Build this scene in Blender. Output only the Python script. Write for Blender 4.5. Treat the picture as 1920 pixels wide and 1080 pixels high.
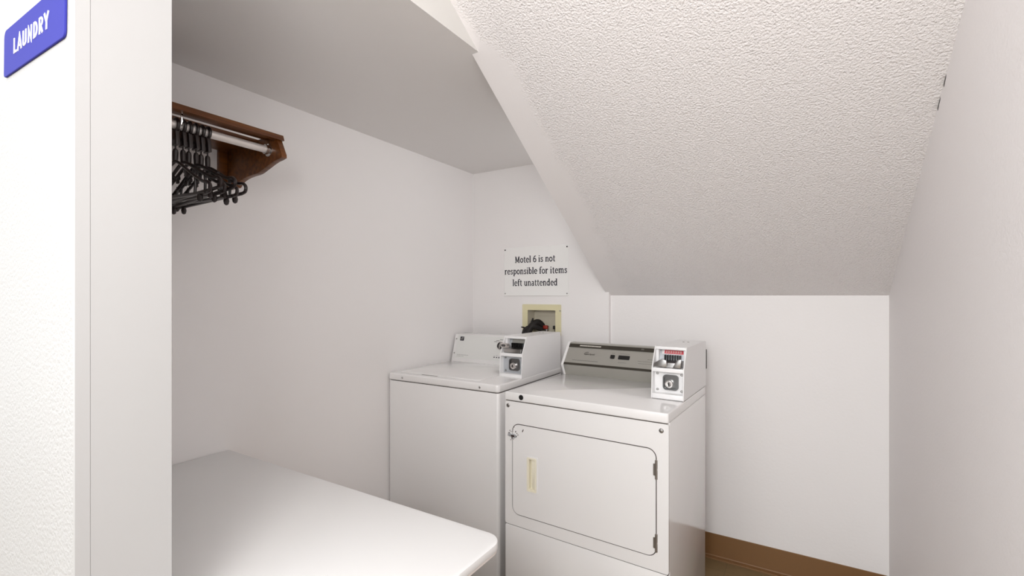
import bpy, bmesh, math, random
from mathutils import Vector, Matrix
random.seed(7)
for o in list(bpy.data.objects):
    bpy.data.objects.remove(o)
SC = bpy.context.scene
COL = SC.collection
PI = math.pi

# ------------------------------------------------------------------ camera
EYE = 1.316
cam = bpy.data.cameras.new('camera')
cam.sensor_width = 36.0
cam.lens = 36.0 * 882.0 / 1920.0
cam.shift_y = 14.0 / 1920.0
cam.clip_start = 0.02
co = bpy.data.objects.new('camera', cam)
COL.objects.link(co)
co.location = (0, 0, EYE)
co.rotation_euler = (PI / 2, 0, math.atan(540.0 / 882.0))
SC.camera = co

# ------------------------------------------------------------------ light, world, exposure
w = bpy.data.worlds.new('world')
SC.world = w
w.use_nodes = True
bg = w.node_tree.nodes['Background']
bg.inputs[0].default_value = (0.97, 0.99, 1.0, 1)
bg.inputs[1].default_value = 2.0


def area(name, loc, target, sx, sy, power, col=(1, 0.99, 0.98)):
    l = bpy.data.lights.new(name, 'AREA')
    l.shape = 'RECTANGLE'
    l.size, l.size_y, l.energy, l.color = sx, sy, power, col
    o = bpy.data.objects.new(name, l)
    COL.objects.link(o)
    o.location = loc
    d = Vector(target) - Vector(loc)
    o.rotation_euler = d.to_track_quat('-Z', 'Y').to_euler()
    return o


area('fill_lamp', (0.0, -0.55, 1.8), (-0.55, 3.5, 1.6), 0.6, 0.5, 17)  # unseen fill lamp added behind the camera to brighten the room

SC.view_settings.view_transform = 'Standard'
SC.view_settings.look = 'None'
SC.view_settings.gamma = 1.0
SC.view_settings.use_curve_mapping = False
SC.view_settings.exposure = 0.31


# ------------------------------------------------------------------ materials
def s2l(c):
    return tuple(((v / 255.0) / 12.92 if v / 255.0 <= 0.04045 else ((v / 255.0 + 0.055) / 1.055) ** 2.4) for v in c) + (1,)


def mat(name, rgb, rough=0.5, metal=0.0, bump=None, coat=0.0, mask_x=None, mottle=0.0, spec=None):
    """rgb: sRGB albedo. bump: (scale, strength, distance, detail) procedural noise relief."""
    m = bpy.data.materials.new(name)
    m.use_nodes = True
    nt = m.node_tree
    b = nt.nodes['Principled BSDF']
    b.inputs['Base Color'].default_value = s2l(rgb)
    b.inputs['Roughness'].default_value = rough
    b.inputs['Metallic'].default_value = metal
    if spec is not None:
        b.inputs['Specular IOR Level'].default_value = spec
    if coat:
        b.inputs['Coat Weight'].default_value = coat
        b.inputs['Coat Roughness'].default_value = 0.08
    tc = nt.nodes.new('ShaderNodeTexCoord')
    if mottle:
        n = nt.nodes.new('ShaderNodeTexNoise')
        n.inputs['Scale'].default_value = 2.3
        n.inputs['Detail'].default_value = 3
        nt.links.new(tc.outputs['Object'], n.inputs['Vector'])
        mx = nt.nodes.new('ShaderNodeMix')
        mx.data_type = 'RGBA'
        c = s2l(rgb)
        mx.inputs['A'].default_value = (c[0] * (1 - mottle), c[1] * (1 - mottle), c[2] * (1 - mottle), 1)
        mx.inputs['B'].default_value = (min(1, c[0] * (1 + mottle)), min(1, c[1] * (1 + mottle)), min(1, c[2] * (1 + mottle)), 1)
        nt.links.new(n.outputs['Fac'], mx.inputs['Factor'])
        nt.links.new(mx.outputs['Result'], b.inputs['Base Color'])
    if bump:
        sc, st, dist, det = bump
        n = nt.nodes.new('ShaderNodeTexNoise')
        n.inputs['Scale'].default_value = sc
        n.inputs['Detail'].default_value = det
        n.inputs['Roughness'].default_value = 0.5
        nt.links.new(tc.outputs['Object'], n.inputs['Vector'])
        bp = nt.nodes.new('ShaderNodeBump')
        bp.inputs['Distance'].default_value = dist
        bp.inputs['Strength'].default_value = st
        nt.links.new(n.outputs['Fac'], bp.inputs['Height'])
        if mask_x:
            sp = nt.nodes.new('ShaderNodeSeparateXYZ')
            nt.links.new(tc.outputs['Object'], sp.inputs[0])
            n2 = nt.nodes.new('ShaderNodeTexNoise')
            n2.inputs['Scale'].default_value = 9
            nt.links.new(tc.outputs['Object'], n2.inputs['Vector'])
            ad = nt.nodes.new('ShaderNodeMath')
            ad.operation = 'MULTIPLY_ADD'
            ad.inputs[1].default_value = 0.09
            nt.links.new(n2.outputs['Fac'], ad.inputs[0])
            ry = nt.nodes.new('ShaderNodeMapRange')
            ry.interpolation_type = 'SMOOTHSTEP'
            ry.inputs['From Min'].default_value = 1.12
            ry.inputs['From Max'].default_value = 1.36
            ry.inputs['To Min'].default_value = 0.075
            ry.inputs['To Max'].default_value = 0.0
            nt.links.new(sp.outputs['Y'], ry.inputs['Value'])
            sx = nt.nodes.new('ShaderNodeMath')
            nt.links.new(sp.outputs['X'], sx.inputs[0])
            nt.links.new(ry.outputs[0], sx.inputs[1])
            nt.links.new(sx.outputs[0], ad.inputs[2])
            mr = nt.nodes.new('ShaderNodeMapRange')
            mr.inputs['From Min'].default_value = mask_x[0] + 0.045
            mr.inputs['From Max'].default_value = mask_x[1] + 0.045
            mr.inputs['To Max'].default_value = st
            nt.links.new(ad.outputs[0], mr.inputs['Value'])
            nt.links.new(mr.outputs[0], bp.inputs['Strength'])
        nt.links.new(bp.outputs[0], b.inputs['Normal'])
    return m


M = {}
M['wall_smooth'] = mat('smooth white wall paint', (240, 237, 236), 0.55, bump=(60, 0.08, 0.002, 2))
M['wall_fine'] = mat('orange peel wall paint', (240, 236, 236), 0.6, bump=(150, 0.25, 0.003, 2))
M['wall_back'] = mat('back wall paint', (240, 237, 236), 0.6, bump=(90, 0.14, 0.003, 2))
M['wall_front'] = mat('textured entrance wall greyed against light', (180, 179, 178), 0.6, bump=(150, 0.5, 0.004, 2))  # greyer than the room's white: excess light is offset in the colour
M['ceiling'] = mat('smooth ceiling paint', (236, 233, 231), 0.7)
M['slope'] = mat('textured stair soffit paint', (236, 232, 231), 0.65, bump=(175, 0.95, 0.0055, 2), mask_x=(-0.835, -0.795))
M['bead'] = mat('corner bead greyed against light', (178, 177, 176), 0.5)  # wall end and bead, darkened in colour to hold down their brightness
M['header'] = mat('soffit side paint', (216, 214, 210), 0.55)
M['enamel'] = mat('white appliance enamel', (238, 236, 235), 0.16, coat=0.5, spec=0.5)
M['enamel_matte'] = mat('white coin meter enamel', (238, 237, 237), 0.35)
M['laminate'] = mat('white laminate', (233, 232, 231), 0.38, bump=(14, 0.02, 0.002, 2))
M['laminate_edge'] = mat('laminate edge band', (222, 214, 208), 0.5)
M['steel'] = mat('steel', (176, 174, 172), 0.28, 1.0)
M['chrome'] = mat('chrome', (225, 222, 220), 0.12, 1.0)
M['rod'] = mat('bright plated rod', (232, 226, 222), 0.3, 0.35)
M['zinc'] = mat('galvanised plate', (196, 199, 203), 0.4, 0.55)
M['lock_metal'] = mat('brushed lock cup', (118, 118, 118), 0.28, 0.95)
M['seam'] = mat('brown grey seam', (74, 66, 62), 0.7)
M['dark'] = mat('dark seam rubber', (40, 36, 34), 0.6)
M['black'] = mat('black plastic', (18, 17, 17), 0.4)
M['console_grey'] = mat('warm grey console metal', (182, 180, 173), 0.3, 0.6)
M['console_dark'] = mat('dark olive trim stripe', (52, 47, 38), 0.4)
M['console_white'] = mat('white console panel', (226, 226, 223), 0.35)
M['mark_grey'] = mat('grey printing', (118, 116, 110), 0.6)
M['mark_lightgrey'] = mat('pale printing', (160, 158, 152), 0.6)
M['mark_white'] = mat('white printing', (222, 218, 208), 0.6)
M['cream'] = mat('cream plastic', (238, 232, 212), 0.4)
M['cream_box'] = mat('yellowed box plastic', (222, 214, 176), 0.45)
M['box_back'] = mat('pale box back', (205, 198, 180), 0.5)
M['red'] = mat('red plastic handle', (150, 48, 34), 0.45)
M['label_red'] = mat('red label print', (214, 72, 88), 0.5)
M['label_white'] = mat('white label', (240, 236, 236), 0.5)
M['blue'] = mat('blue plaque plastic', (62, 63, 152), 0.6, spec=0.03)
M['sign_white'] = mat('white sign board', (242, 241, 239), 0.4)
M['ink'] = mat('navy black ink', (30, 26, 42), 0.6)
M['letter_white'] = mat('white raised letters', (240, 240, 246), 0.5)
M['hanger'] = mat('dark brown hanger plastic', (38, 29, 28), 0.3)
M['base'] = mat('brown vinyl cove base', (126, 91, 56), 0.38)
M['rust'] = mat('bare rusted metal', (70, 56, 54), 0.5, 0.3)
M['hinge'] = mat('worn hinge steel', (150, 143, 136), 0.35, 0.8)
M['hose'] = mat('black rubber hose', (20, 14, 12), 0.7)


def wood():
    m = mat('reddish brown stained wood', (112, 58, 26), 0.35)
    nt = m.node_tree
    b = nt.nodes['Principled BSDF']
    tc = nt.nodes.new('ShaderNodeTexCoord')
    mp = nt.nodes.new('ShaderNodeMapping')
    mp.inputs['Scale'].default_value = (60, 3, 60)
    n = nt.nodes.new('ShaderNodeTexNoise')
    n.inputs['Scale'].default_value = 1.2
    n.inputs['Detail'].default_value = 5
    cr = nt.nodes.new('ShaderNodeValToRGB')
    cr.color_ramp.elements[0].position = 0.3
    cr.color_ramp.elements[0].color = s2l((78, 39, 13))
    cr.color_ramp.elements[1].position = 0.72
    cr.color_ramp.elements[1].color = s2l((122, 71, 26))
    nt.links.new(tc.outputs['Object'], mp.inputs[0])
    nt.links.new(mp.outputs[0], n.inputs['Vector'])
    nt.links.new(n.outputs['Fac'], cr.inputs[0])
    nt.links.new(cr.outputs[0], b.inputs['Base Color'])
    return m


M['wood'] = wood()


def floor_mat():
    m = mat('brown vinyl floor tile', (128, 100, 70), 0.4)
    nt = m.node_tree
    b = nt.nodes['Principled BSDF']
    tc = nt.nodes.new('ShaderNodeTexCoord')
    br = nt.nodes.new('ShaderNodeTexBrick')
    br.offset = 0.0
    br.inputs['Scale'].default_value = 1.0
    br.inputs['Brick Width'].default_value = 0.305
    br.inputs['Row Height'].default_value = 0.305
    br.inputs['Mortar Size'].default_value = 0.002
    br.inputs['Color1'].default_value = s2l((126, 103, 70))
    br.inputs['Color2'].default_value = s2l((121, 99, 67))
    br.inputs['Mortar'].default_value = s2l((112, 91, 62))
    nt.links.new(tc.outputs['Object'], br.inputs['Vector'])
    nt.links.new(br.outputs['Color'], b.inputs['Base Color'])
    return m


M['floor'] = floor_mat()


# ------------------------------------------------------------------ mesh helpers
def obj(name, bm, m, parent=None, smooth=True, label=None):
    bmesh.ops.recalc_face_normals(bm, faces=bm.faces[:])
    me = bpy.data.meshes.new(name)
    bm.to_mesh(me)
    bm.free()
    ms = m if isinstance(m, (list, tuple)) else [m]
    for x in ms:
        me.materials.append(M[x])
    if smooth:
        for p in me.polygons:
            p.use_smooth = True
        me.set_sharp_from_angle(angle=math.radians(32))
    o = bpy.data.objects.new(name, me)
    COL.objects.link(o)
    if parent:
        o.parent = parent
    if label:
        o['label'] = label
    return o


def tag(o, label, cat, group=None):
    o['label'] = label
    o['category'] = cat
    if group:
        o['group'] = group
    return o


def thing(name, label, cat, loc=(0, 0, 0), rz=0.0, group=None):
    o = bpy.data.objects.new(name, None)
    o.empty_display_size = 0.1
    COL.objects.link(o)
    o.location = loc
    o.rotation_euler = (0, 0, rz)
    return tag(o, label, cat, group)


def struct(name, bm, m):
    o = obj(name, bm, m)
    o['kind'] = 'structure'
    return o


def join(bm, src):
    me = bpy.data.meshes.new('tmp')
    src.to_mesh(me)
    src.free()
    bm.from_mesh(me)
    bpy.data.meshes.remove(me)


def box(bm, x0, x1, y0, y1, z0, z1, bev=0.0, seg=2):
    t = bmesh.new()
    vs = [t.verts.new((x, y, z)) for x in (x0, x1) for y in (y0, y1) for z in (z0, z1)]
    for f in ((0, 1, 3, 2), (4, 6, 7, 5), (0, 4, 5, 1), (2, 3, 7, 6), (0, 2, 6, 4), (1, 5, 7, 3)):
        t.faces.new([vs[i] for i in f])
    bmesh.ops.recalc_face_normals(t, faces=t.faces[:])
    if bev > 0:
        bmesh.ops.bevel(t, geom=t.edges[:], offset=bev, segments=seg, affect='EDGES', profile=0.5)
    join(bm, t)
    return bm


def rrect(x0, x1, y0, y1, r, n=6):
    """rounded rectangle loop (counter clockwise); r a radius or four radii (bl, br, tr, tl)"""
    if not isinstance(r, (list, tuple)):
        r = (r,) * 4
    pts = []
    for (cx, cy, a, q) in ((x0, y0, PI, r[0]), (x1, y0, 1.5 * PI, r[1]), (x1, y1, 0, r[2]), (x0, y1, .5 * PI, r[3])):
        ccx = cx + q if cx == x0 else cx - q
        ccy = cy + q if cy == y0 else cy - q
        for i in range(n + 1):
            t = a + i * (PI / 2) / n
            pts.append((ccx + q * math.cos(t), ccy + q * math.sin(t)))
    return pts


AX = {'xy': lambda a, b, c: (a, b, c), 'xz': lambda a, b, c: (a, c, b), 'yz': lambda a, b, c: (c, a, b)}


def prism(bm, loop, c0, c1, plane='xy', bev=0.0, seg=2):
    """extrude a closed 2-D loop from c0 to c1 along the axis normal to plane"""
    f = AX[plane]
    t = bmesh.new()
    a = [t.verts.new(f(p[0], p[1], c0)) for p in loop]
    b = [t.verts.new(f(p[0], p[1], c1)) for p in loop]
    fa = t.faces.new(a)
    fb = t.faces.new(b[::-1])
    n = len(loop)
    for i in range(n):
        t.faces.new((a[i], b[i], b[(i + 1) % n], a[(i + 1) % n]))
    bmesh.ops.recalc_face_normals(t, faces=t.faces[:])
    if bev > 0:
        bmesh.ops.bevel(t, geom=list(set(fa.edges[:] + fb.edges[:])), offset=bev, segments=seg, affect='EDGES', profile=0.5)
    join(bm, t)
    return bm


def ring(bm, outer, inner, c0, c1, plane='xz'):
    """plate with a hole: two loops with the same vertex count"""
    f = AX[plane]
    t = bmesh.new()
    o0 = [t.verts.new(f(p[0], p[1], c0)) for p in outer]
    i0 = [t.verts.new(f(p[0], p[1], c0)) for p in inner]
    o1 = [t.verts.new(f(p[0], p[1], c1)) for p in outer]
    i1 = [t.verts.new(f(p[0], p[1], c1)) for p in inner]
    n = len(outer)
    for k in range(n):
        j = (k + 1) % n
        t.faces.new((o0[k], o0[j], i0[j], i0[k]))
        t.faces.new((o1[k], i1[k], i1[j], o1[j]))
        t.faces.new((o0[k], o1[k], o1[j], o0[j]))
        t.faces.new((i0[k], i0[j], i1[j], i1[k]))
    join(bm, t)
    return bm


def tube(bm, pts, r, seg=8, closed=False, squash=None):
    """swept round bar; r a number or one per point"""
    P = [Vector(p) for p in pts]
    n = len(P)
    t = bmesh.new()
    rings = []
    prev = None
    for i in range(n):
        if closed:
            d = (P[(i + 1) % n] - P[i - 1]).normalized()
        else:
            d = (P[min(i + 1, n - 1)] - P[max(i - 1, 0)]).normalized()
        if prev is None:
            up = Vector((0, 0, 1)) if abs(d.z) < 0.9 else Vector((1, 0, 0))
            a = d.cross(up).normalized()
        else:
            a = (prev - d * prev.dot(d)).normalized()
        prev = a
        b = d.cross(a)
        rr = r[i] if isinstance(r, (list, tuple)) else r
        rings.append([t.verts.new(P[i] + (a * math.cos(q) + b * math.sin(q)) * rr) for q in [2 * PI * k / seg for k in range(seg)]])
    m = n if closed else n - 1
    for i in range(m):
        A, B = rings[i], rings[(i + 1) % n]
        for k in range(seg):
            t.faces.new((A[k], A[(k + 1) % seg], B[(k + 1) % seg], B[k]))
    if not closed:
        t.faces.new(rings[0])
        t.faces.new(rings[-1][::-1])
    bmesh.ops.recalc_face_normals(t, faces=t.faces[:])
    join(bm, t)
    return bm


def lathe(bm, prof, origin, axis, seg=16):
    """prof: (radius, height) pairs; closed at both ends"""
    ax = Vector(axis).normalized()
    up = Vector((0, 0, 1)) if abs(ax.z) < 0.9 else Vector((1, 0, 0))
    a = ax.cross(up).normalized()
    b = ax.cross(a)
    o = Vector(origin)
    t = bmesh.new()
    rings = []
    for (r, h) in prof:
        rings.append([t.verts.new(o + ax * h + (a * math.cos(q) + b * math.sin(q)) * max(r, 1e-5)) for q in [2 * PI * k / seg for k in range(seg)]])
    for A, B in zip(rings, rings[1:]):
        for k in range(seg):
            t.faces.new((A[k], A[(k + 1) % seg], B[(k + 1) % seg], B[k]))
    t.faces.new(rings[0])
    t.faces.new(rings[-1][::-1])
    bmesh.ops.recalc_face_normals(t, faces=t.faces[:])
    join(bm, t)
    return bm


def curve(p, n=8):
    """Catmull-Rom through points"""
    P = [Vector(q) for q in p]
    out = []
    for i in range(len(P) - 1):
        a, b, c, d = P[max(i - 1, 0)], P[i], P[i + 1], P[min(i + 2, len(P) - 1)]
        for k in range(n):
            t = k / n
            out.append(0.5 * ((2 * b) + (c - a) * t + (2 * a - 5 * b + 4 * c - d) * t * t + (3 * b - a - 3 * c + d) * t ** 3))
    out.append(P[-1])
    return out


def screw(parent, loc, axis, r=0.006, h=0.003, m='steel', name='screw', label=None):
    bm = lathe(bmesh.new(), [(r, 0), (r, h * .4), (r * .75, h * .85), (r * .3, h)], loc, axis, 12)
    return obj(name, bm, m, parent, label=label)


# ------------------------------------------------------------------ lettering (stroke built)
def arc(cx, cy, rx, ry, a0, a1, n=14):
    return [(cx + rx * math.cos(math.radians(a0 + (a1 - a0) * i / n)), cy + ry * math.sin(math.radians(a0 + (a1 - a0) * i / n))) for i in range(n + 1)]


ST, TH, SF = 0.108, 0.07, 0.058      # stem, thin stroke and serif weights


def sv(x, y, l=0.085, r=0.085):
    return ([(x - l, y), (x + r, y)], SF)


def stem(x, y0, y1):
    return ([(x, y0), (x, y1)], ST)


B0 = SF / 2
XH = 0.5
GL = {
    'i': ([stem(.12, 0, XH), sv(.12, B0), sv(.12, XH - B0, .1, .0), ([(.115, .62), (.115, .72)], .105)], .25),
    'l': ([stem(.12, 0, .74), sv(.12, B0), sv(.12, .74 - B0, .1, .0)], .25),
    'n': ([stem(.12, 0, XH), sv(.12, B0), sv(.12, XH - B0, .1, .0), (arc(.26, .33, .115, .14, 150, 0) + [(.375, 0)], .085), sv(.375, B0)], .49),
    'm': ([stem(.12, 0, XH), sv(.12, B0), sv(.12, XH - B0, .1, .0), (arc(.25, .33, .105, .14, 150, 0) + [(.355, 0)], .085), sv(.355, B0, .07, .07),
           (arc(.485, .33, .105, .14, 150, 0) + [(.59, 0)], .085), sv(.59, B0)], .71),
    'r': ([stem(.12, 0, XH), sv(.12, B0, .085, .1), sv(.12, XH - B0, .1, .0), (arc(.27, .31, .13, .15, 165, 55), .085)], .37),
    'o': ([(arc(.225, .25, .165, .215, 0, 360, 22), .088)], .45),
    'e': ([(arc(.225, .25, .165, .215, 5, 318, 18), .085), ([(.07, .27), (.385, .27)], .055)], .43),
    's': ([([(.31, .375), (.27, .45), (.18, .468), (.1, .42), (.095, .34), (.17, .275), (.25, .235), (.305, .17), (.29, .08), (.2, .032), (.1, .045), (.065, .13)], .075)], .38),
    'p': ([stem(.12, -.21, XH), sv(.12, -.21 + B0), sv(.12, XH - B0, .1, .0), (arc(.24, .25, .15, .215, 140, -140, 18), .085)], .46),
    'b': ([stem(.11, .02, .74), sv(.11, .74 - B0, .1, .0), (arc(.235, .25, .15, .215, 140, -140, 18), .085)], .45),
    'd': ([stem(.34, 0, .74), sv(.34, .74 - B0, .1, .0), sv(.34, B0, 0, .1), (arc(.215, .25, .15, .215, 40, 320, 18), .085)], .48),
    'f': ([stem(.13, 0, .58), sv(.13, B0, .085, .1), (arc(.25, .58, .12, .14, 180, 50), .085), ([(.03, .47), (.28, .47)], SF)], .31),
    'u': ([([(.12, XH), (.12, .17)] + arc(.245, .17, .125, .135, 180, 320), .085), stem(.37, 0, XH), sv(.12, XH - B0, .1, 0), sv(.37, XH - B0, .1, 0), sv(.37, B0, 0, .1)], .5),
    't': ([([(.14, .64), (.14, .13)] + arc(.23, .13, .09, .1, 180, 300), .09), ([(.03, .47), (.29, .47)], SF)], .32),
    'a': ([(arc(.2, .36, .12, .105, 150, 0) + [(.32, .06), (.37, .03)], .085), (arc(.19, .145, .125, .115, 60, 330, 16), .075)], .42),
    'M': ([([(.12, 0), (.12, .7)], .07), ([(.13, .7), (.33, .08)], .1), ([(.33, .08), (.54, .7)], .06), stem(.55, 0, .7), sv(.12, B0), sv(.55, B0), sv(.1, .7 - B0, .07, .04), sv(.57, .7 - B0, .04, .07)], .7),
    '6': ([(arc(.235, .22, .165, .185, 0, 360, 20), .085), ([(.075, .2), (.08, .38), (.14, .55), (.24, .65), (.36, .69)], .085)], .46),
    ' ': ([], .22),
    'A': ([([(.03, 0), (.24, .7), (.45, 0)], .13), ([(.1, .2), (.38, .2)], .11)], .49),
    'L': ([([(.1, .7), (.1, .06), (.38, .06)], .13)], .43),
    'U': ([([(.1, .7), (.1, .22)] + arc(.25, .22, .15, .16, 180, 360) + [(.4, .7)], .13)], .52),
    'N': ([([(.1, 0), (.1, .66), (.4, .04), (.4, .7)], .13)], .52),
    'D': ([([(.1, .06), (.1, .64), (.2, .64)] + arc(.2, .35, .2, .29, 90, -90) + [(.1, .06)], .13)], .51),
    'R': ([([(.1, 0), (.1, .64), (.24, .64)] + arc(.24, .49, .14, .15, 90, -90) + [(.1, .34)], .12), ([(.22, .34), (.4, 0)], .13)], .48),
    'Y': ([([(.03, .7), (.23, .34), (.43, .7)], .13), ([(.23, .36), (.23, 0)], .13)], .47),
}


def stroke(bm, pts, wd, f, t0, t1):
    P = [Vector((p[0], p[1])) for p in pts]
    closed = (P[0] - P[-1]).length < 1e-4 and len(P) > 4
    n = len(P)
    L, R = [], []
    for i in range(n):
        if closed:
            a, c = P[i - 1] if i > 0 else P[-2], P[i + 1] if i < n - 1 else P[1]
        else:
            a, c = P[max(i - 1, 0)], P[min(i + 1, n - 1)]
        d1 = (P[i] - a)
        d2 = (c - P[i])
        d1 = d1.normalized() if d1.length > 1e-9 else d2.normalized()
        d2 = d2.normalized() if d2.length > 1e-9 else d1
        nn = (Vector((-d1.y, d1.x)) + Vector((-d2.y, d2.x)))
        nn = nn.normalized() if nn.length > 1e-6 else Vector((-d1.y, d1.x))
        k = 1.0 / max(0.45, nn.dot(Vector((-d1.y, d1.x))))
        L.append(P[i] + nn * wd * .5 * k)
        R.append(P[i] - nn * wd * .5 * k)
    lt = [bm.verts.new(f(p.x, p.y, t1)) for p in L]
    rt = [bm.verts.new(f(p.x, p.y, t1)) for p in R]
    lb = [bm.verts.new(f(p.x, p.y, t0)) for p in L]
    rb = [bm.verts.new(f(p.x, p.y, t0)) for p in R]
    for i in range(n - 1):
        bm.faces.new((lt[i], rt[i], rt[i + 1], lt[i + 1]))
        bm.faces.new((lt[i], lt[i + 1], lb[i + 1], lb[i]))
        bm.faces.new((rt[i], rb[i], rb[i + 1], rt[i + 1]))
        bm.faces.new((lb[i], lb[i + 1], rb[i + 1], rb[i]))
    bm.faces.new((lt[0], lb[0], rb[0], rt[0]))
    bm.faces.new((lt[-1], rt[-1], rb[-1], lb[-1]))


def lettering(bm, s, x0, x1, base, size, frame, t0, t1, track=0.0, weight=1.0):
    tot = sum(GL[c][1] + track for c in s) - track
    k = (x1 - x0) / tot
    x = x0
    m = 0
    for c in s:
        st, adv = GL[c]
        for pts, wd in st:
            xx = x
            m += 1
            stroke(bm, pts, wd * weight, lambda a, b, c2: frame(xx + a * k, base + b * size, c2), t0, t1 + .00003 * (m % 5))
        x += (adv + track) * k


def font_text(name, s, size, m, parent, origin, ux, uz, shear=0.0, label=None, sx=1.0, bold=0.0):
    """short word set flat in the plane spanned by ux, uz at origin"""
    cu = bpy.data.curves.new('lettering', 'FONT')
    cu.body = s
    cu.size = size
    cu.shear = shear
    cu.offset = bold
    cu.extrude = 0.0002
    cu.align_x = 'CENTER'
    cu.align_y = 'CENTER'
    to = bpy.data.objects.new('lettering', cu)
    COL.objects.link(to)
    dg = bpy.context.evaluated_depsgraph_get()
    me = bpy.data.meshes.new_from_object(to.evaluated_get(dg))
    bpy.data.objects.remove(to)
    bm = bmesh.new()
    bm.from_mesh(me)
    bpy.data.meshes.remove(me)
    U, Z, O = Vector(ux).normalized(), Vector(uz).normalized(), Vector(origin)
    Nn = U.cross(Z)
    for v in bm.verts:
        v.co = O + U * v.co.x * sx + Z * v.co.y + Nn * v.co.z
    return obj(name, bm, m, parent, smooth=False, label=label)


# ================================================================== the room
XL, XR, YB, YBL, XS = -1.843, 0.324, 2.55, 2.52, -0.903
ZC = 2.118            # alcove ceiling
KS = 0.624            # pitch of the stair soffit


def zs(y):
    return EYE + KS * (YB - y)


bm = box(bmesh.new(), -6.0, 6.0, -7.0, 2.75, -0.1, 0.0)
struct('floor', bm, 'floor')

bm = box(bmesh.new(), XL - .12, XL, .30, 2.66, 0, 2.3)
struct('wall_left', bm, 'wall_smooth')

# back wall with the recess for the washer supply box; its right stretch stands 3 cm deeper
HX0, HX1, HZ0, HZ1 = -1.432, -1.233, 1.085, 1.236
bm = bmesh.new()
box(bm, XL, HX0, YBL, 2.66, 0, 2.3)
box(bm, HX0, HX1, YBL, 2.66, 0, HZ0)
box(bm, HX0, HX1, YBL, 2.66, HZ1, 2.3)
box(bm, HX1, -0.909, YBL, 2.66, 0, 2.3, 0.0)
box(bm, -0.909, XR, YB, 2.66, 0, 1.42)
struct('wall_back', bm, 'wall_back')

bm = box(bmesh.new(), XR, XR + .12, -1.9, 2.66, 0, 3.0)
struct('wall_right', bm, 'wall_fine')

YH = YB - (ZC - EYE) / KS
bm = box(bmesh.new(), XL - .12, XS - .0008, .31, 2.66, ZC, ZC + .1)
struct('ceiling', bm, 'ceiling')

# the sloping underside of the stairs
yt = 0.22
bm = prism(bmesh.new(), [(2.60, zs(2.60)), (yt, zs(yt)), (yt, zs(yt) + .14), (1.0, zs(1.0) + .14), (2.60, zs(2.60) + .4)], -0.93, XR + .06, 'yz')
# trim the overhang over the part that lies in front of the header
struct('ceiling_sloped', bm, 'slope')

# upright header closing the triangle between alcove ceiling and soffit
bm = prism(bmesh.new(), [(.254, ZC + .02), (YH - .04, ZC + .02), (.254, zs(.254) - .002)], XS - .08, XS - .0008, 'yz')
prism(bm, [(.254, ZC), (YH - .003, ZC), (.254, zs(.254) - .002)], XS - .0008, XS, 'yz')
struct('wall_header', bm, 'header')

# entrance wall end on the left with its corner bead
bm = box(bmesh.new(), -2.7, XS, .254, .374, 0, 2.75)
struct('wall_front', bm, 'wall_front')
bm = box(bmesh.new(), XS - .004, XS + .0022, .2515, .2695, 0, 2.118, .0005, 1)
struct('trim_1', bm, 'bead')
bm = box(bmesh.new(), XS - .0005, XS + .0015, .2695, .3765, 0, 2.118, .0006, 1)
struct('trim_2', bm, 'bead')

# open crack in the paint where the soffit meets the right wall
for n_, y0_, y1_ in ((3, 1.63, 1.655), (4, 1.69, 1.72)):
    bm = prism(bmesh.new(), [(y0_, zs(y0_) - .001), (y1_, zs(y1_) - .001), (y1_ - .003, zs(y1_) - .009), ((y0_ + y1_) / 2, zs((y0_ + y1_) / 2) - .006), (y0_ + .003, zs(y0_) - .008)], XR - .0008, XR + .002, 'yz')
    struct('trim_%d' % n_, bm, 'dark')
# cove base
cove = [(0, 0), (-.026, 0), (-.026, .004), (-.0245, .0055), (-.006, .0085), (-.003, .012), (-.003, .117), (-.001, .119), (0, .119)]
bm = prism(bmesh.new(), [(YB + a, b) for a, b in cove], -.905, XR - .0005, 'yz')
struct('baseboard_back', bm, 'base')
bm = prism(bmesh.new(), [(XR + a, b) for a, b in cove], -1.9, YB - .02, 'xz')
struct('baseboard_right', bm, 'base')
bm = prism(bmesh.new(), [(XL - a, b) for a, b in cove], .376, 1.74, 'xz')
struct('baseboard_left', bm, 'base')

# ================================================================== folding table
t = thing('folding_table', 'white laminate folding table with a rounded corner built against the left wall', 'table', (-1.22, .66, 0))
O = Vector((-1.22, .66, 0))


def shift(bm, v):
    bmesh.ops.translate(bm, verts=bm.verts[:], vec=v)
    return bm


TT = .733
loop = rrect(XL + .003, -.607, .380, .958, (.002, .045, .045, .002), 8)
obj('tabletop', shift(prism(bmesh.new(), loop, TT - .018, TT, 'xy', .0015, 2), -O), 'laminate', t)
loop2 = rrect(XL + .004, -.6085, .3815, .9565, (.002, .0435, .0435, .002), 8)
obj('edge_band', shift(prism(bmesh.new(), loop2, TT - .024, TT - .0178, 'xy'), -O), 'laminate_edge', t)
bm = box(bmesh.new(), XL + .004, XL + .024, .42, .93, TT - .085, TT - .024, .002)
obj('wall_cleat', shift(bm, -O), 'laminate_edge', t)
for y in (.46, .86):
    bm = box(bmesh.new(), -.80, -.765, y, y + .035, 0.0, TT - .024, .003)
    obj('leg', shift(bm, -O), 'steel', t)


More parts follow.
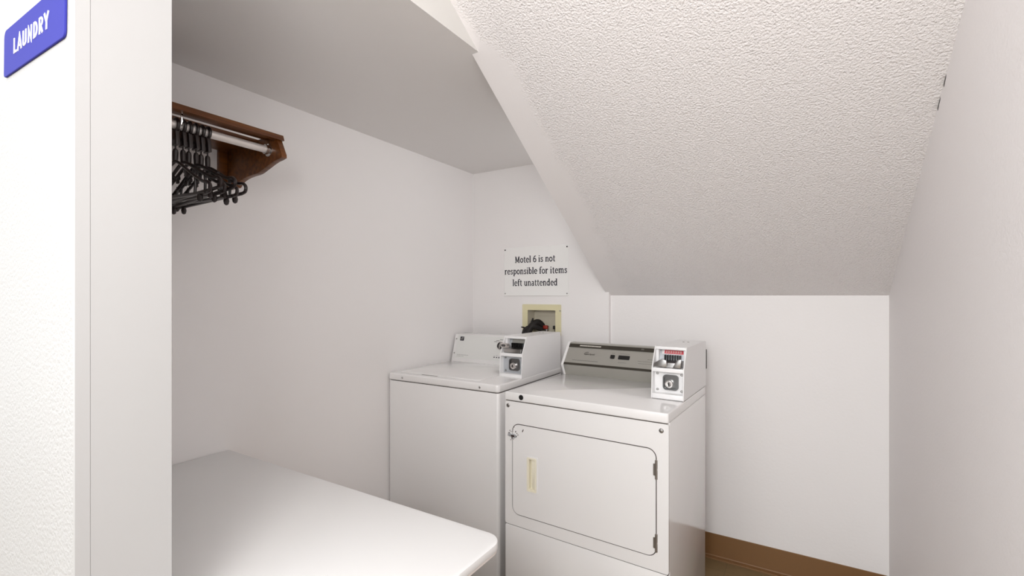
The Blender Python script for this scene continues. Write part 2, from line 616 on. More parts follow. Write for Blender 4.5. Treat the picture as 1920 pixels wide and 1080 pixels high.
# ================================================================== coin meters (shared by washer and dryer)
def coin_meter(parent, u0, u1, db, style):
    """housing between local u0..u1, back at depth db; front is a fixed stepped profile"""
    th = .004
    prof = [(.205, .909), (.211, 1.028), (.256, 1.112), (db, 1.108), (db, .909)]
    bm = bmesh.new()
    prism(bm, prof, u0, u0 + th, 'yz', .0012, 1)
    prism(bm, prof, u1 - th, u1, 'yz', .0012, 1)
    box(bm, u0 + th, u1 - th, .256, db, 1.106, 1.110)             # top sheet
    box(bm, u0 + th, u1 - th, db - th, db, .909, 1.107)           # back sheet
    box(bm, u0 + th, u1 - th, .207, .36, .909, .929, .002)        # bottom sill
    box(bm, u0 + th, u1 - th, .213, .36, 1.014, 1.030, .002)      # shelf between the openings
    box(bm, u0 + th, u1 - th, .253, .30, 1.099, 1.107, .001)      # lip over the label
    box(bm, u0 + th, u0 + th + .010, .262, .34, 1.028, 1.10)      # inner jambs
    box(bm, u1 - th - .010, u1 - th, .262, .34, 1.028, 1.10)
    hs = obj('coin_meter', bm, 'enamel_matte', parent)
    # plates at the back of both openings
    bm = box(bmesh.new(), u0 + th, u1 - th, .240, .245, .928, 1.015, .001)
    obj('vault_plate', bm, 'zinc' if style == 'washer' else 'enamel_matte', hs)
    bm = prism(bmesh.new(), [(.262, 1.028), (.289, 1.100), (.294, 1.100), (.267, 1.028)], u0 + th, u1 - th, 'yz')
    obj('label_plate', bm, 'zinc', hs)
    # lock cup: rounded square well with a cylinder lock
    cu, cz = (u0 + u1) / 2 + .006, .972
    bm = ring(bmesh.new(), rrect(cu - .030, cu + .030, cz - .030, cz + .030, .013), rrect(cu - .025, cu + .025, cz - .025, cz + .025, .010), .231, .240)
    prism(bm, rrect(cu - .026, cu + .026, cz - .026, cz + .026, .010), .238, .2405, 'xz')
    cup = obj('lock_cup', bm, 'lock_metal', hs)
    bm = lathe(bmesh.new(), [(.017, 0), (.017, .010), (.0145, .013), (.008, .0135), (.004, .0125)], (cu - .006, .2395, cz - .006), (0, -1, 0), 20)
    lk = obj('lock_cylinder', bm, 'chrome', hs)
    bm = prism(bmesh.new(), rrect(cu - .0085, cu - .0035, cz - .013, cz + .001, .002), .2255, .2275, 'xz')
    obj('keyhole', bm, 'black', hs)
    for (a, b) in ((u0 + .016, 1.004), (u1 - .016, 1.004), (u0 + .016, .940), (u1 - .016, .940)):
        screw(hs, (a, .240, b), (0, -1, 0), .005, .004, 'steel', 'bolt')
    # coin slide: a chromed tray with a row of upright coin slots
    U = lambda d, z: (d, z)
    a0, a1 = u0 + .018, u1 - .014
    bm = prism(bmesh.new(), [(.220, 1.033), (.270, 1.033), (.272, 1.056), (.226, 1.050)], a0, a1, 'yz', .002, 2)
    sl = obj('coin_slide', bm, 'steel', hs)
    if style == 'dryer':
        bm = prism(bmesh.new(), [(a0 - .010, 1.034), (a0 + .040, 1.034), (a0 + .040, 1.060), (a0 + .022, 1.066), (a0 - .008, 1.048)], .212, .219, 'xz', .001)
        prism(bm, [(a1 - .030, 1.034), (a1, 1.034), (a1 + .003, 1.068), (a1 - .012, 1.066)], .212, .219, 'xz', .001)
        obj('slide_cheek', bm, 'steel', sl)
    else:
        # the long coin chute arm pushed out to the left of the box
        z0 = 1.055
        bm = prism(bmesh.new(), rrect(u0 - .0, u0 + .055, z0, z0 + .024, .011), .214, .222, 'xz', .002, 2)
        obj('slide_arm', bm, 'chrome', sl)
        bm = prism(bmesh.new(), rrect(u0 + .006, u0 + .030, z0 + .006, z0 + .018, .0055), .2130, .2145, 'xz')
        obj('arm_slot', bm, 'lock_metal', sl)
    # price label above the slots
    n = Vector((0, -.072, .027)).normalized()

    def lab(d0, a, b, z0, z1, m, nm, par=hs):
        q = [(a, z0), (b, z0), (b, z1), (a, z1)]
        bb = bmesh.new()
        vs = []
        for off in (0.0, .0008):
            vs.append([bb.verts.new((x, .262 + (z - 1.028) * .375 - d0 - off, z)) for x, z in q])
        bb.faces.new(vs[0])
        bb.faces.new(vs[1][::-1])
        for i in range(4):
            bb.faces.new((vs[0][i], vs[1][i], vs[1][(i + 1) % 4], vs[0][(i + 1) % 4]))
        return obj(nm, bb, m, par, smooth=False)
    if style == 'dryer':
        pl = lab(.0004, u0 + .022, u1 - .012, 1.078, 1.099, 'label_white', 'price_label')
        lab(.0012, u0 + .032, u1 - .018, 1.080, 1.094, 'label_red', 'red_band', pl)
        y0 = .262 + (1.087 - 1.028) * .375 - .0022
        for i in range(7):
            uu = u0 + .040 + i * .0094
            font_text('digit', '25', .011, 'mark_white', pl, (uu, y0, 1.087), (1, 0, 0), (0, .35, .94), sx=.6, bold=.0003)
    else:
        pl = lab(.0004, u0 + .030, u1 - .022, 1.074, 1.094, 'mark_lightgrey', 'price_label')
    bm = bmesh.new()
    for i in range(7):
        uu = u0 + .036 + i * .0098
        box(bm, uu, uu + .005, .262, .275, 1.054, 1.0765)
    obj('coin_slots', bm, 'black', hs, smooth=False)
    for dx in (0, .02):
        screw(hs, (u0 + .055 + dx, db - .11, 1.109), (0, 0, 1), .005, .003, 'steel', 'rivet')
    return hs


# ================================================================== washer
RZW = math.atan2(.002, .687)
W = thing('washing_machine', 'white top loading washing machine with a coin box standing in the left back corner', 'washing machine', (-1.836, 1.763, 0), RZW)
bm = prism(bmesh.new(), rrect(0, .686, 0, .652, (.014, .016, .006, .006)), .010, .8752, 'xy', .003)
obj('cabinet', bm, 'enamel', W)
bm = prism(bmesh.new(), rrect(.02, .666, .02, .632, .01), 0.0, .012, 'xy')
obj('plinth', bm, 'dark', W)
bm = prism(bmesh.new(), rrect(.004, .682, .002, .646, .014), .873, .8795, 'xy')
obj('seam_gasket', bm, 'seam', W)
bm = prism(bmesh.new(), rrect(0, .686, -.004, .654, (.014, .018, .006, .006), 8), .8778, .914, 'xy', .008, 4)
tp = obj('top_panel', bm, 'enamel', W)
# lid, slightly raised, with its finger recess in the front edge
bm = prism(bmesh.new(), rrect(.040, .548, .038, .492, .016, 6), .912, .9185, 'xy', .003, 3)
lid = obj('lid', bm, 'enamel', W)
bm = prism(bmesh.new(), rrect(.20, .30, .032, .0385, .003), .9138, .9152, 'xy')
obj('finger_recess', bm, 'mark_grey', lid)
for u in (.101, .584):
    screw(W, (u, -.004, .895), (0, -1, 0), .0055, .003, 'steel')
# console
c_prof = [(.503, .913), (.508, .935), (.548, 1.076), (.556, 1.080), (.645, 1.080), (.645, .913)]
bm = prism(bmesh.new(), c_prof, .012, .60, 'yz', .003, 2)
con = obj('console', bm, 'enamel', W)
un = Vector((0, .040, .141)).normalized()       # up along the sloping face
nn = Vector((0, -.141, .040)).normalized()


def on_face(u, h, off=.0):
    p = Vector((u, .508, .935)) + un * h + nn * off
    return p


def face_plate(name, u0, u1, h0, h1, off, th, m, par, r=.002):
    loop = rrect(u0, u1, h0, h1, min(r, (u1 - u0) * .45, (h1 - h0) * .45), 3)
    bb = bmesh.new()
    A = [bb.verts.new(on_face(a, b, off)) for a, b in loop]
    B = [bb.verts.new(on_face(a, b, off + th)) for a, b in loop]
    bb.faces.new(A)
    bb.faces.new(B[::-1])
    n = len(loop)
    for i in range(n):
        bb.faces.new((A[i], B[i], B[(i + 1) % n], A[(i + 1) % n]))
    return obj(name, bb, m, par, smooth=False)


face_plate('panel', .036, .598, .002, .144, 0, .0015, 'console_white', con)
lg = face_plate('badge', .056, .084, .108, .133, .0015, .001, 'ink', con, .001)
for k in range(3):
    face_plate('badge_stripe', .059 + k * .004, .077 + k * .002, .1155 + k * .006, .117 + k * .006, .0025, .0003, 'mark_white', lg, .0005)
for (u, h) in ((.026, .118), (.026, .030)):
    p = on_face(u, h, 0)
    screw(con, p, nn, .0048, .003, 'steel')
for k, (a, b, h) in enumerate(((.05, .135, .020), (.05, .10, .012))):
    bm = bmesh.new()
    x = a
    while x < b:
        wd = random.uniform(.004, .010)
        loop = [(x, h), (min(x + wd, b), h), (min(x + wd, b), h + .0022), (x, h + .0022)]
        vs = [bm.verts.new(on_face(p, q, .0017)) for p, q in loop]
        bm.faces.new(vs)
        x += wd + .0025
    obj('small_print', bm, 'mark_grey' if k == 0 else 'mark_lightgrey', con, smooth=False)
bm = bmesh.new()
for (a, h) in ((.306, .112), (.345, .125), (.372, .123), (.320, .119)):
    vs = [bm.verts.new(on_face(p, q, .0017)) for p, q in ((a, h), (a + .022, h), (a + .022, h + .003), (a, h + .003))]
    bm.faces.new(vs)
obj('dial_print', bm, 'mark_grey', con, smooth=False)
for k in range(5):
    a = .318 + k * .0165
    ic = face_plate('cycle_mark', a, a + .008, .019, .025, .0015, .0004, 'ink', con, .001)
    face_plate('mark_line', a - .001, a + .009, .029 + .003 * (k % 2), .0305 + .003 * (k % 2), .0015, .0003, 'mark_grey', ic, .0005)
# dial
dc = on_face(.357, .091, .0015)
bm = lathe(bmesh.new(), [(.026, 0), (.026, .006), (.0245, .008), (.0215, .0085), (.0215, .006)], dc, nn, 28)
dial = obj('dial', bm, 'chrome', con)
bm = lathe(bmesh.new(), [(.0212, .0055), (.0208, .009), (.0185, .0105)], dc, nn, 28)
obj('dial_face', bm, 'black', dial)
bm = bmesh.new()
for s in (1,):
    q = [on_face(.357 + a * .8, .091 + b * .8, .0125) for a, b in ((-.004, -.022), (.006, -.024), (.004, .0), (.014, .022), (.004, .024), (-.006, .004))]
    q2 = [p + nn * .006 for p in q]
    A = [bm.verts.new(p - nn * .002) for p in q]
    B = [bm.verts.new(p) for p in q2]
    bm.faces.new(A)
    bm.faces.new(B[::-1])
    for i in range(6):
        bm.faces.new((A[i], B[i], B[(i + 1) % 6], A[(i + 1) % 6]))
obj('dial_grip', bm, 'steel', dial)
coin_meter(W, .556, .685, .644, 'washer')

# ================================================================== dryer
RZD = math.atan2(-.029, .688)
D = thing('clothes_dryer', 'white front loading clothes dryer with grey console and coin box right of the washer', 'dryer', (-1.077, 1.704, 0), RZD)
DW, DD = .689, .588
bm = bmesh.new()
prism(bm, rrect(0, DW, .016, DD, .004), .0, .8702, 'xy', .001)
obj('cabinet', bm, 'enamel', D)
# door opening and door
dx0, dx1, dz0, dz1, dr = .036, .648, .392, .776, .034
hx0, hx1, hz0, hz1 = .119, .150, .512, .640
NS = 8
do = rrect(dx0, dx1, dz0, dz1, dr, NS)
bm = ring(bmesh.new(), rrect(0, DW, .3445, .8672, .008, NS), do, .0, .0165)
obj('front_panel', bm, 'enamel', D)
bm = prism(bmesh.new(), rrect(0, DW, .012, .3415, .008, NS), .0, .0165, 'xz', .002, 2)
obj('toe_panel', bm, 'enamel', D)
bm = prism(bmesh.new(), rrect(.002, DW - .002, .34, .347, .002, 2), .0022, .0155, 'xz')
obj('panel_seam', bm, 'seam', D)
bm = ring(bmesh.new(), rrect(dx0 - .0005, dx1 + .0005, dz0 - .0005, dz1 + .0005, dr, NS), rrect(dx0 + .012, dx1 - .012, dz0 + .012, dz1 - .012, dr - .01, NS), .0006, .012)
obj('door_gasket', bm, 'seam', D)
g = .0034
ho = rrect(hx0, hx1, hz0, hz1, .004, NS)
bm = ring(bmesh.new(), rrect(dx0 + g, dx1 - g, dz0 + g, dz1 - g, dr - g, NS), ho, -.0015, .0145)
door = obj('door', bm, 'enamel', D)
bm = ring(bmesh.new(), rrect(.104, .163, .499, .652, .006, NS), ho, -.0030, -.0010)
fr = obj('handle', bm, 'enamel', door, label='white and cream recessed handle')
bm = ring(bmesh.new(), rrect(.111, .157, .505, .646, .005, NS), ho, -.0042, -.0028)
ring(bm, rrect(hx0 - .001, hx1 + .001, hz0 - .001, hz1 + .001, .004, NS), rrect(hx0 + .0015, hx1 - .0015, hz0 + .0015, hz1 - .0015, .003, NS), -.003, .015)
prism(bm, rrect(hx0 - .001, hx1 + .001, hz0 - .001, hz1 + .001, .003, 3), .0148, .0158, 'xz')
prism(bm, rrect(hx0 + .010, hx1 - .001, hz0 + .001, hz1 - .004, .003, 3), .004, .0155, 'xz', .003, 2)
obj('finger_pull', bm, 'cream', fr)
# hinges on the right side of the door
for z0, z1 in ((.668, .738), (.412, .478)):
    bm = bmesh.new()
    lathe(bm, [(.0015, 0), (.0045, .002), (.0045, (z1 - z0) * .45), (.0038, (z1 - z0) * .46), (.0038, (z1 - z0) * .54), (.0045, (z1 - z0) * .55), (.0045, z1 - z0 - .002), (.0015, z1 - z0)], (dx1 - .0015, -.002, z0), (0, 0, 1), 10)
    prism(bm, rrect(dx1 - .012, dx1 - .002, z0 + .014, z1 - .014, .002, 2), -.003, -.0012, 'xz')
    obj('hinge', bm, 'hinge', door)
# worn catch at the upper left of the door: bare chips around a bolted tab
random.seed(3)
chips = [(.0455, .760, .0040), (.0405, .7505, .0030), (.024, .742, .0028), (.054, .741, .0036), (.031, .738, .0024), (.061, .735, .0026), (.020, .729, .0050), (.0255, .720, .0038), (.035, .712, .0042), (.043, .709, .0036), (.058, .722, .0046), (.0655, .729, .0030), (.050, .715, .0030), (.040, .742, .0022), (.030, .703, .0024)]
for cx, cz, sz in chips:
    bm = bmesh.new()
    n = 8
    q0 = random.uniform(0, 6)
    loop = []
    for i in range(n):
        q = 2 * PI * i / n
        e = sz * .72 * random.uniform(.5, 1.3)
        loop.append((cx + e * math.cos(q) * .9, cz + e * 1.35 * math.sin(q + .4)))
    prism(bm, loop, -.0021, -.0012 if cx > .0395 else .0003, 'xz')
    obj('paint_chip', bm, 'rust', door, smooth=False, label='bare dark chip in the white paint')
bm = prism(bmesh.new(), [(.089, .744), (.094, .755), (.092, .758), (.086, .747)], -.0021, -.0012, 'xz')
obj('paint_chip', bm, 'rust', door, smooth=False, label='bare dark chip in the white paint')
bm = bmesh.new()
prism(bm, [(.016, .720), (.030, .718), (.034, .715), (.056, .717), (.057, .728), (.046, .731), (.036, .728), (.028, .731), (.017, .730)], -.005, -.001, 'xz', .0012, 2)
lt_ = obj('latch', bm, 'zinc', door)
bm = prism(bmesh.new(), rrect(.034, .050, .7185, .7265, .002, 2), -.0075, -.0045, 'xz', .0008)
obj('latch_tongue', bm, 'rust', lt_)

for (u, z) in ((.015, .848), (.664, .843)):
    screw(D, (u, 0, z), (0, -1, 0), .0085, .005, 'steel')
# top panel: rounded front edge, gently sunk middle
bm = bmesh.new()
prism(bm, rrect(0, DW, -.004, DD, (.005, .006, .003, .003), 6), .8705, .906, 'xy', .005, 4)
top = obj('top_panel', bm, 'enamel', D)
bm = box(bmesh.new(), .004, DW - .006, .0015, DD - .01, .8635, .872)
obj('seam_gasket', bm, 'seam', D)
bm = lathe(bmesh.new(), [(.011, 0), (.011, .0012), (.009, .002), (.0085, .0005)], (.083, -.004, .8895), (0, -1, 0), 18)
obj('plug', bm, 'black', D)

# console: two white end caps, grey panels between them
kx, kz = .503, .960
cp = [(.532, .906), (kx, kz), (.586, 1.070), (.592, 1.072), (.64, 1.072), (.64, .906)]
cpi = [(.534, .906), (kx + .004, kz), (.588, 1.066), (.592, 1.068), (.638, 1.068), (.638, .906)]
bm = prism(bmesh.new(), cp, .000, .013, 'yz', .002, 2)
obj('end_cap', bm, 'enamel', D)
bm = prism(bmesh.new(), cp, .552, .562, 'yz', .002, 2)
obj('end_cap', bm, 'enamel', D)
bm = prism(bmesh.new(), cpi, .012, .553, 'yz', .0)
dcon = obj('console', bm, 'console_grey', D)
P0 = Vector((0, kx + .004, kz))
P1 = Vector((0, .588, 1.066))
dun = (P1 - P0).normalized()
dnn = Vector((0, -dun.z, dun.y))
HL = (P1 - P0).length


def dplate(name, u0, u1, h0, h1, off, th, m, par, r=.001):
    loop = rrect(u0, u1, h0, h1, min(r, (u1 - u0) * .45, (h1 - h0) * .45), 2)
    bb = bmesh.new()
    f = lambda a, b, c: Vector((a, 0, 0)) + P0 + dun * b + dnn * c
    A = [bb.verts.new(f(a, b, off)) for a, b in loop]
    B = [bb.verts.new(f(a, b, off + th)) for a, b in loop]
    bb.faces.new(A)
    bb.faces.new(B[::-1])
    n = len(loop)
    for i in range(n):
        bb.faces.new((A[i], B[i], B[(i + 1) % n], A[(i + 1) % n]))
    return obj(name, bb, m, par, smooth=False)


s1 = dplate('trim_stripe', .0135, .5515, HL - .026, HL - .006, 0, .002, 'console_dark', dcon)
s2 = dplate('trim_stripe', .0135, .5515, .002, .014, 0, .002, 'console_dark', dcon)
# white word printed on the upper stripe, pale printing elsewhere
f = lambda a, b, c: Vector((a, 0, 0)) + P0 + dun * b + dnn * c


def print_run(name, a, b, h, hh, m, par, off=.0004):
    bb = bmesh.new()
    x = a
    while x < b - .002:
        wd = min(random.uniform(.003, .007), b - x)
        bb.faces.new([bb.verts.new(f(p, q, off)) for p, q in ((x, h), (x + wd, h), (x + wd, h + hh), (x, h + hh))])
        x += wd + .0016
    return obj(name, bb, m, par, smooth=False)


print_run('small_print', .075, .195, HL - .019, .0065, 'mark_white', s1, .0023)
print_run('small_print', .40, .414, HL - .018, .007, 'mark_grey', s1, .0023)
print_run('small_print', .475, .495, HL - .018, .006, 'mark_grey', s1, .0023)
print_run('small_print', .055, .195, .030, .003, 'mark_grey', dcon)
print_run('small_print', .395, .535, .052, .002, 'mark_grey', dcon)
print_run('small_print', .440, .485, .064, .0025, 'mark_grey', dcon)
print_run('small_print', .400, .530, .040, .002, 'mark_grey', dcon)
print_run('small_print', .300, .350, .086, .002, 'mark_grey', dcon)
print_run('small_print', .300, .340, .036, .002, 'mark_grey', dcon)
print_run('small_print', .258, .276, .086, .002, 'mark_grey', dcon)
dplate('start_button', .254, .276, .056, .076, 0, .003, 'black', dcon, .003)
dw_ = dplate('display_window', .295, .352, .055, .077, 0, .0015, 'black', dcon, .003)
# maker's mark: swoosh ring and word
font_text('maker_word', 'Whirlpool', .0128, 'console_dark', dcon, f(.142, .071, .0006), (1, 0, 0), dun, shear=.2)
bm = bmesh.new()
sw = [(.124 + .012 * math.cos(q), .075 + .007 * math.sin(q) + .003 * math.cos(q)) for q in [math.radians(40 + 11 * i) for i in range(24)]]
stroke(bm, sw, .0022, lambda a, b, c: f(a, b, c), .0003, .0006)
obj('maker_swoosh', bm, 'console_dark', dcon, smooth=False)
coin_meter(D, .563, .689, .602, 'dryer')

# ================================================================== notice board on the back wall
NB = thing('notice_board', 'white notice board with black lettering screwed to the back wall above the supply box', 'sign', (-1.376, YBL, EYE))
bm = box(bmesh.new(), -.223, .223, -.006, -.0005, -.002, .299, .0012, 1)
obj('board', bm, 'sign_white', NB)
fr3 = lambda a, b, c: (a + 1.376, -c, b)
for s, a, b, base in (('Motel 6 is not', -1.518, -1.238, .2028), ('responsible for items', -1.594, -1.160, .1317), ('left unattended', -1.535, -1.223, .0594)):
    bm = bmesh.new()
    lettering(bm, s, a, b, base, .0555, fr3, .0060, .0068, .012, 1.12)
    obj('lettering', bm, 'ink', NB, smooth=False)
for (x, z) in ((-.214, .286), (.214, .286), (-.214, .012), (.214, .012)):
    screw(NB, (x, -.006, z), (0, -1, 0), .0045, .003, 'dark' if z > .1 else 'steel')

# ================================================================== blue plaque on the entrance wall
PQ = thing('room_plaque', 'blue plastic room plaque with white raised lettering on the entrance wall', 'sign', (-1.0875, .254, EYE + .4365))
PQ.rotation_euler = (0, math.radians(2.4), 0)
bm = prism(bmesh.new(), rrect(-.1635, .150, -.042, .042, (.006, .009, .009, .014), 5), -.0036, -.0004, 'xz', .0006, 1)
obj('plaque', bm, 'blue', PQ)
bm = bmesh.new()
lettering(bm, 'LAUNDRY', -.1035, .0825, -.0125, .0385, lambda a, b, c: (a, -c, b), .0036, .0044, .07, .86)
obj('lettering', bm, 'letter_white', PQ, smooth=False)

# ================================================================== washer supply box in the wall
SB = thing('washer_supply_box', 'cream plastic washer supply box recessed in the back wall under the notice board', 'supply box', (-1.3325, YBL, 1.16))
ox, oz = 1.3325, -1.16
fo = rrect(-1.464 + ox, -1.202 + ox, 1.075 + oz, 1.262 + oz, .006, 4)
fi = rrect(-1.427 + ox, -1.238 + ox, 1.094 + oz, 1.227 + oz, .003, 4)
bm = ring(bmesh.new(), fo, fi, -.006, -.0005)
frm = obj('frame', bm, 'cream_box', SB)
screw(frm, (-1.207 + ox, -.006, 1.225 + oz), (0, -1, 0), .0045, .003, 'steel')
bm = ring(bmesh.new(), rrect(-1.430 + ox, -1.235 + ox, 1.088 + oz, 1.233 + oz, .003, 4), fi, -.002, .085)
box(bm, -1.430 + ox, -1.235 + ox, .0845, .087, 1.088 + oz, 1.233 + oz)
obj('recess', bm, 'box_back', SB)
box_bm = box(bmesh.new(), -1.428 + ox, -1.237 + ox, .078, .0848, 1.185 + oz, 1.19 + oz)
obj('back_ridge', box_bm, 'box_back', SB)
for (x, m, lab) in ((-1.322, 'red', 'red handled valve'), (-1.256, 'black', 'black handled valve')):
    bm = lathe(bmesh.new(), [(.010, 0), (.010, .022), (.013, .024), (.013, .034), (.006, .036)], (x + ox, .045, 1.096 + oz), (0, 0, 1), 12)
    v = obj('valve', bm, 'steel', SB)
    bm = box(bmesh.new(), -.015, .015, -.010, .006, 0, .022, .004)
    shift(bm, Vector((x + ox, .034, 1.112 + oz)))
    obj('valve_handle', bm, m, v, label=lab)

# black hose stuffed through the box
HS = thing('drain_hose', 'black rubber drain hose looped out of the supply box behind the washer', 'hose', (-1.372, 2.49, 1.09))
o = Vector((-1.372, 2.49, 1.09))
path = curve([(-1.352, 2.575, 1.113), (-1.353, 2.555, 1.135), (-1.365, 2.53, 1.152), (-1.385, 2.505, 1.138), (-1.400, 2.485, 1.105), (-1.405, 2.465, 1.05), (-1.405, 2.455, .92)], 9)
rad = [.0195 + .001 * (i % 2) for i in range(len(path))]
bm = tube(bmesh.new(), [p - o for p in path], rad, 12)
obj('hose', bm, 'hose', HS)
path = curve([(-1.345, 2.54, 1.11), (-1.375, 2.505, 1.128), (-1.41, 2.485, 1.116), (-1.426, 2.478, 1.096), (-1.43, 2.46, 1.03), (-1.43, 2.45, .92)], 6)
bm = tube(bmesh.new(), [p - o for p in path], .016, 10)
obj('second_hose', bm, 'hose', HS)
bm = bmesh.new()
tube(bm, [p - o for p in curve([(-1.396, 2.500, 1.128), (-1.392, 2.505, 1.155), (-1.386, 2.508, 1.178)], 4)], [.008, .008, .0075, .007, .0068, .0065, .006, .005, .004], 8)
tube(bm, [p - o for p in curve([(-1.41, 2.48, 1.112), (-1.432, 2.472, 1.122), (-1.446, 2.468, 1.124)], 3)], [.006, .006, .005, .005, .004, .003, .003], 8)
obj('tie_strap', bm, 'hose', HS)

# dark outlet plate on the wall behind the dryer
PO = thing('power_outlet', 'dark brown outlet plate on the back wall just behind the dryer coin box', 'outlet', (-.445, YB, .994))
bm = prism(bmesh.new(), rrect(-.036, .042, -.05, .05, .004, 3), -.007, -.0005, 'xz', .0015, 2)
obj('cover_plate', bm, 'dark', PO)
for z in (-.02, .02):
    bm = lathe(bmesh.new(), [(.016, 0), (.016, .002), (.014, .003)], (.003, -.0065, z), (0, -1, 0), 16)
    obj('socket', bm, 'black', PO)

# ================================================================== coat rack on the left wall
RK = thing('coat_rack', 'reddish brown wooden coat rack with scalloped bracket and chrome rod on the left wall', 'coat rack', (XL, .62, EYE + .40))
ro = Vector((XL, .62, EYE + .40))
YE0, YE1 = .945, .964          # far bracket


def rk(name, bm, m, par=RK, label=None):
    return obj(name, shift(bm, -ro), m, par, label=label)


def bracket(y0, y1):
    lo = [(XL + .001, .548), (-1.530, .548), (-1.520, .541), (-1.487, .476), (-1.487, .466)]
    c1 = arc(-1.500, .372, .088, .085, 90, 152, 8)       # first scallop
    sc = [(-1.503, .462), (-1.528, .459), (-1.552, .453), (-1.574, .446), (-1.594, .440), (-1.612, .4345), (-1.626, .431), (-1.640, .4295), (-1.668, .4285), (-1.697, .4265), (-1.716, .4235), (-1.738, .418), (-1.756, .409), (-1.768, .398), (XL + .001, .398)]
    # front scallops, deeper towards the wall
    loop = lo + sc
    return prism(bmesh.new(), [(a, b + EYE) for a, b in loop][::-1], y0, y1, 'xz', .0015, 2)


YN0 = .30 + .095               # near bracket just behind the entrance wall
rk('bracket', bracket(YE0, YE1), 'wood')
rk('bracket', bracket(YN0, YN0 + .019), 'wood')
bm = prism(bmesh.new(), [(-1.533, .529 + EYE), (-1.506, .529 + EYE), (-1.513, .548 + EYE), (-1.533, .548 + EYE)], YN0 - .012, YE1 + .004, 'xz', .0012, 2)
rk('front_rail', bm, 'wood')
bm = box(bmesh.new(), -1.585, -1.5333, YN0 + .0193, YE0 - .0003, EYE + .539, EYE + .5475, .001)
rk('shelf_slat', bm, 'wood')
bm = box(bmesh.new(), XL + .001, -1.6255, YN0 + .0193, YE0 - .0003, EYE + .539, EYE + .5475, .001)
rk('shelf_slat', bm, 'wood')
bm = box(bmesh.new(), XL + .001, XL + .018, YE0 - .030, YE0 - .0003, EYE + .398, EYE + .5388, .0015)
rk('wall_stile', bm, 'wood')
XRD, ZRD = -1.560, EYE + .500
bm = tube(bmesh.new(), [(XRD, YN0 + .019, ZRD), (XRD, YE0, ZRD)], .0125, 16)
rod = rk('rod', bm, 'rod')
bm = lathe(bmesh.new(), [(.022, 0), (.022, .003), (.0165, .005), (.0165, .016), (.013, .017)], (XRD, YE0, ZRD), (0, -1, 0), 20)
rk('rod_socket', bm, 'chrome')
bm = lathe(bmesh.new(), [(.022, 0), (.022, .003), (.0165, .005), (.0165, .016), (.013, .017)], (XRD, YN0 + .019, ZRD), (0, 1, 0), 20)
rk('rod_socket', bm, 'chrome')
yh_ = .6702
bm = tube(bmesh.new(), [(XRD + .016, yh_, EYE + .539), (XRD + .016, yh_, EYE + .515), (XRD + .014, yh_, ZRD + .002), (XRD, yh_, ZRD - .0135), (XRD - .014, yh_, ZRD)], .003, 8)
rk('rod_hook', bm, 'chrome')


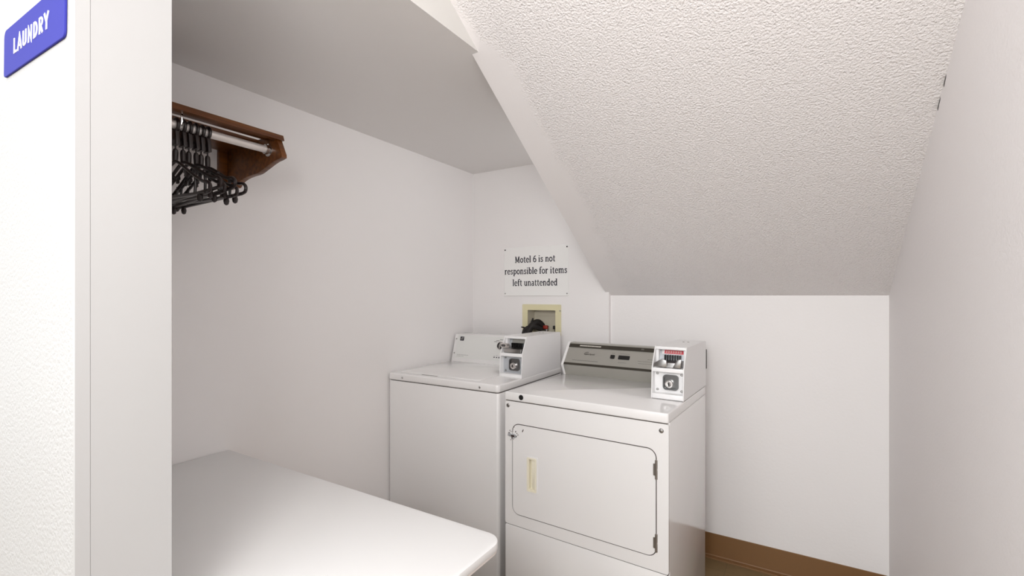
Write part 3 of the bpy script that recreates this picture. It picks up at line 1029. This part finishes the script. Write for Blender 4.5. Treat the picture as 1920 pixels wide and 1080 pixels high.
# ================================================================== anti-theft hangers
def hanger_parts(root):
    # closed ring round the rod flaring into a socket block
    bm = tube(bmesh.new(), [(.0175 * math.cos(q), 0, .0175 * math.sin(q)) for q in [2 * PI * k / 22 for k in range(22)]], .0048, 8, closed=True)
    prof = [(-.010, -.016), (.010, -.016), (.0125, -.030), (.016, -.050), (.0165, -.060), (-.0165, -.060), (-.016, -.050), (-.0125, -.030)]
    prism(bm, prof[::-1], -.0052, .0052, 'xz', .002, 2)
    o = obj('ring', bm, 'hanger', root)
    bm = lathe(bmesh.new(), [(.0055, 0), (.0055, .0005), (.003, .001)], (0, -.0050, -.040), (0, -1, 0), 10)
    obj('socket_hole', bm, 'black', o)
    # pin and stem
    bm = lathe(bmesh.new(), [(.0022, 0), (.0022, -.010), (.006, -.014), (.0075, -.022), (.0068, -.048), (.0075, -.052)], (0, 0, -.058), (0, 0, 1), 12)
    obj('stem', bm, 'hanger', root)
    # shoulders with upturned looped ends
    for s in (1, -1):
        bm = tube(bmesh.new(), [p for p in curve([(0, 0, -.106), (.03 * s, 0, -.116), (.10 * s, 0, -.150), (.160 * s, 0, -.176), (.192 * s, 0, -.182), (.206 * s, 0, -.193), (.203 * s, 0, -.206), (.188 * s, 0, -.210)], 5)], .0046, 10)
        prism(bm, [(.058 * s, -.136), (.074 * s, -.142), (.072 * s, -.158), (.062 * s, -.156), (.064 * s, -.148), (.056 * s, -.146)], -.0035, .0035, 'xz', .001)
        obj('shoulder_arm', bm, 'hanger', root)
    # trouser bar hung below on two posts with ball ends
    bm = tube(bmesh.new(), [(-.186, 0, -.210), (.186, 0, -.210)], .0050, 10)
    for s in (1, -1):
        tube(bm, curve([(.118 * s, 0, -.152), (.124 * s, 0, -.175), (.122 * s, 0, -.210)], 4), .0040, 8)
        lathe(bm, [(.002, -.012), (.006, -.009), (.0078, 0), (.006, .009), (.002, .012)], (.150 * s, 0, -.222), (0, 0, 1), 10)
    obj('trouser_bar', bm, 'hanger', root)


ys = [.6616, .6790, .6960, .7135, .7305, .7473]
yaw = [-.4, .2, -.3, .3, -.2, .5]
tilt = [2.5, -2, 1, -3.5, 1.8, -1]
labels = ['dark brown plastic hanger first on the rod beside the white entrance wall edge',
          'dark brown plastic hanger second on the rod from the white entrance wall edge',
          'dark brown plastic hanger third on the rod from the white entrance wall edge',
          'dark brown plastic hanger third on the rod from the bare chrome stretch',
          'dark brown plastic hanger second on the rod from the bare chrome stretch',
          'dark brown plastic hanger last on the rod next to the bare chrome stretch']
h0 = thing('clothes_hanger', labels[0], 'hanger', (XRD, ys[0], ZRD - .0002), 0, 'anti-theft hangers on the coat rack rod')
hanger_parts(h0)
bpy.context.view_layer.update()


def copy_tree(o, parent=None):
    c = o.copy()
    COL.objects.link(c)
    if parent:
        c.parent = parent
        c.matrix_parent_inverse = o.matrix_parent_inverse.copy()
    for ch in list(o.children):
        copy_tree(ch, c)
    return c


hs = [h0] + [copy_tree(h0) for _ in range(5)]
for h, y, a, tl, lb in zip(hs, ys, yaw, tilt, labels):
    h.location = (XRD, y, ZRD)
    h.rotation_euler = (0, math.radians(tl), math.radians(a))
    h['label'] = lb
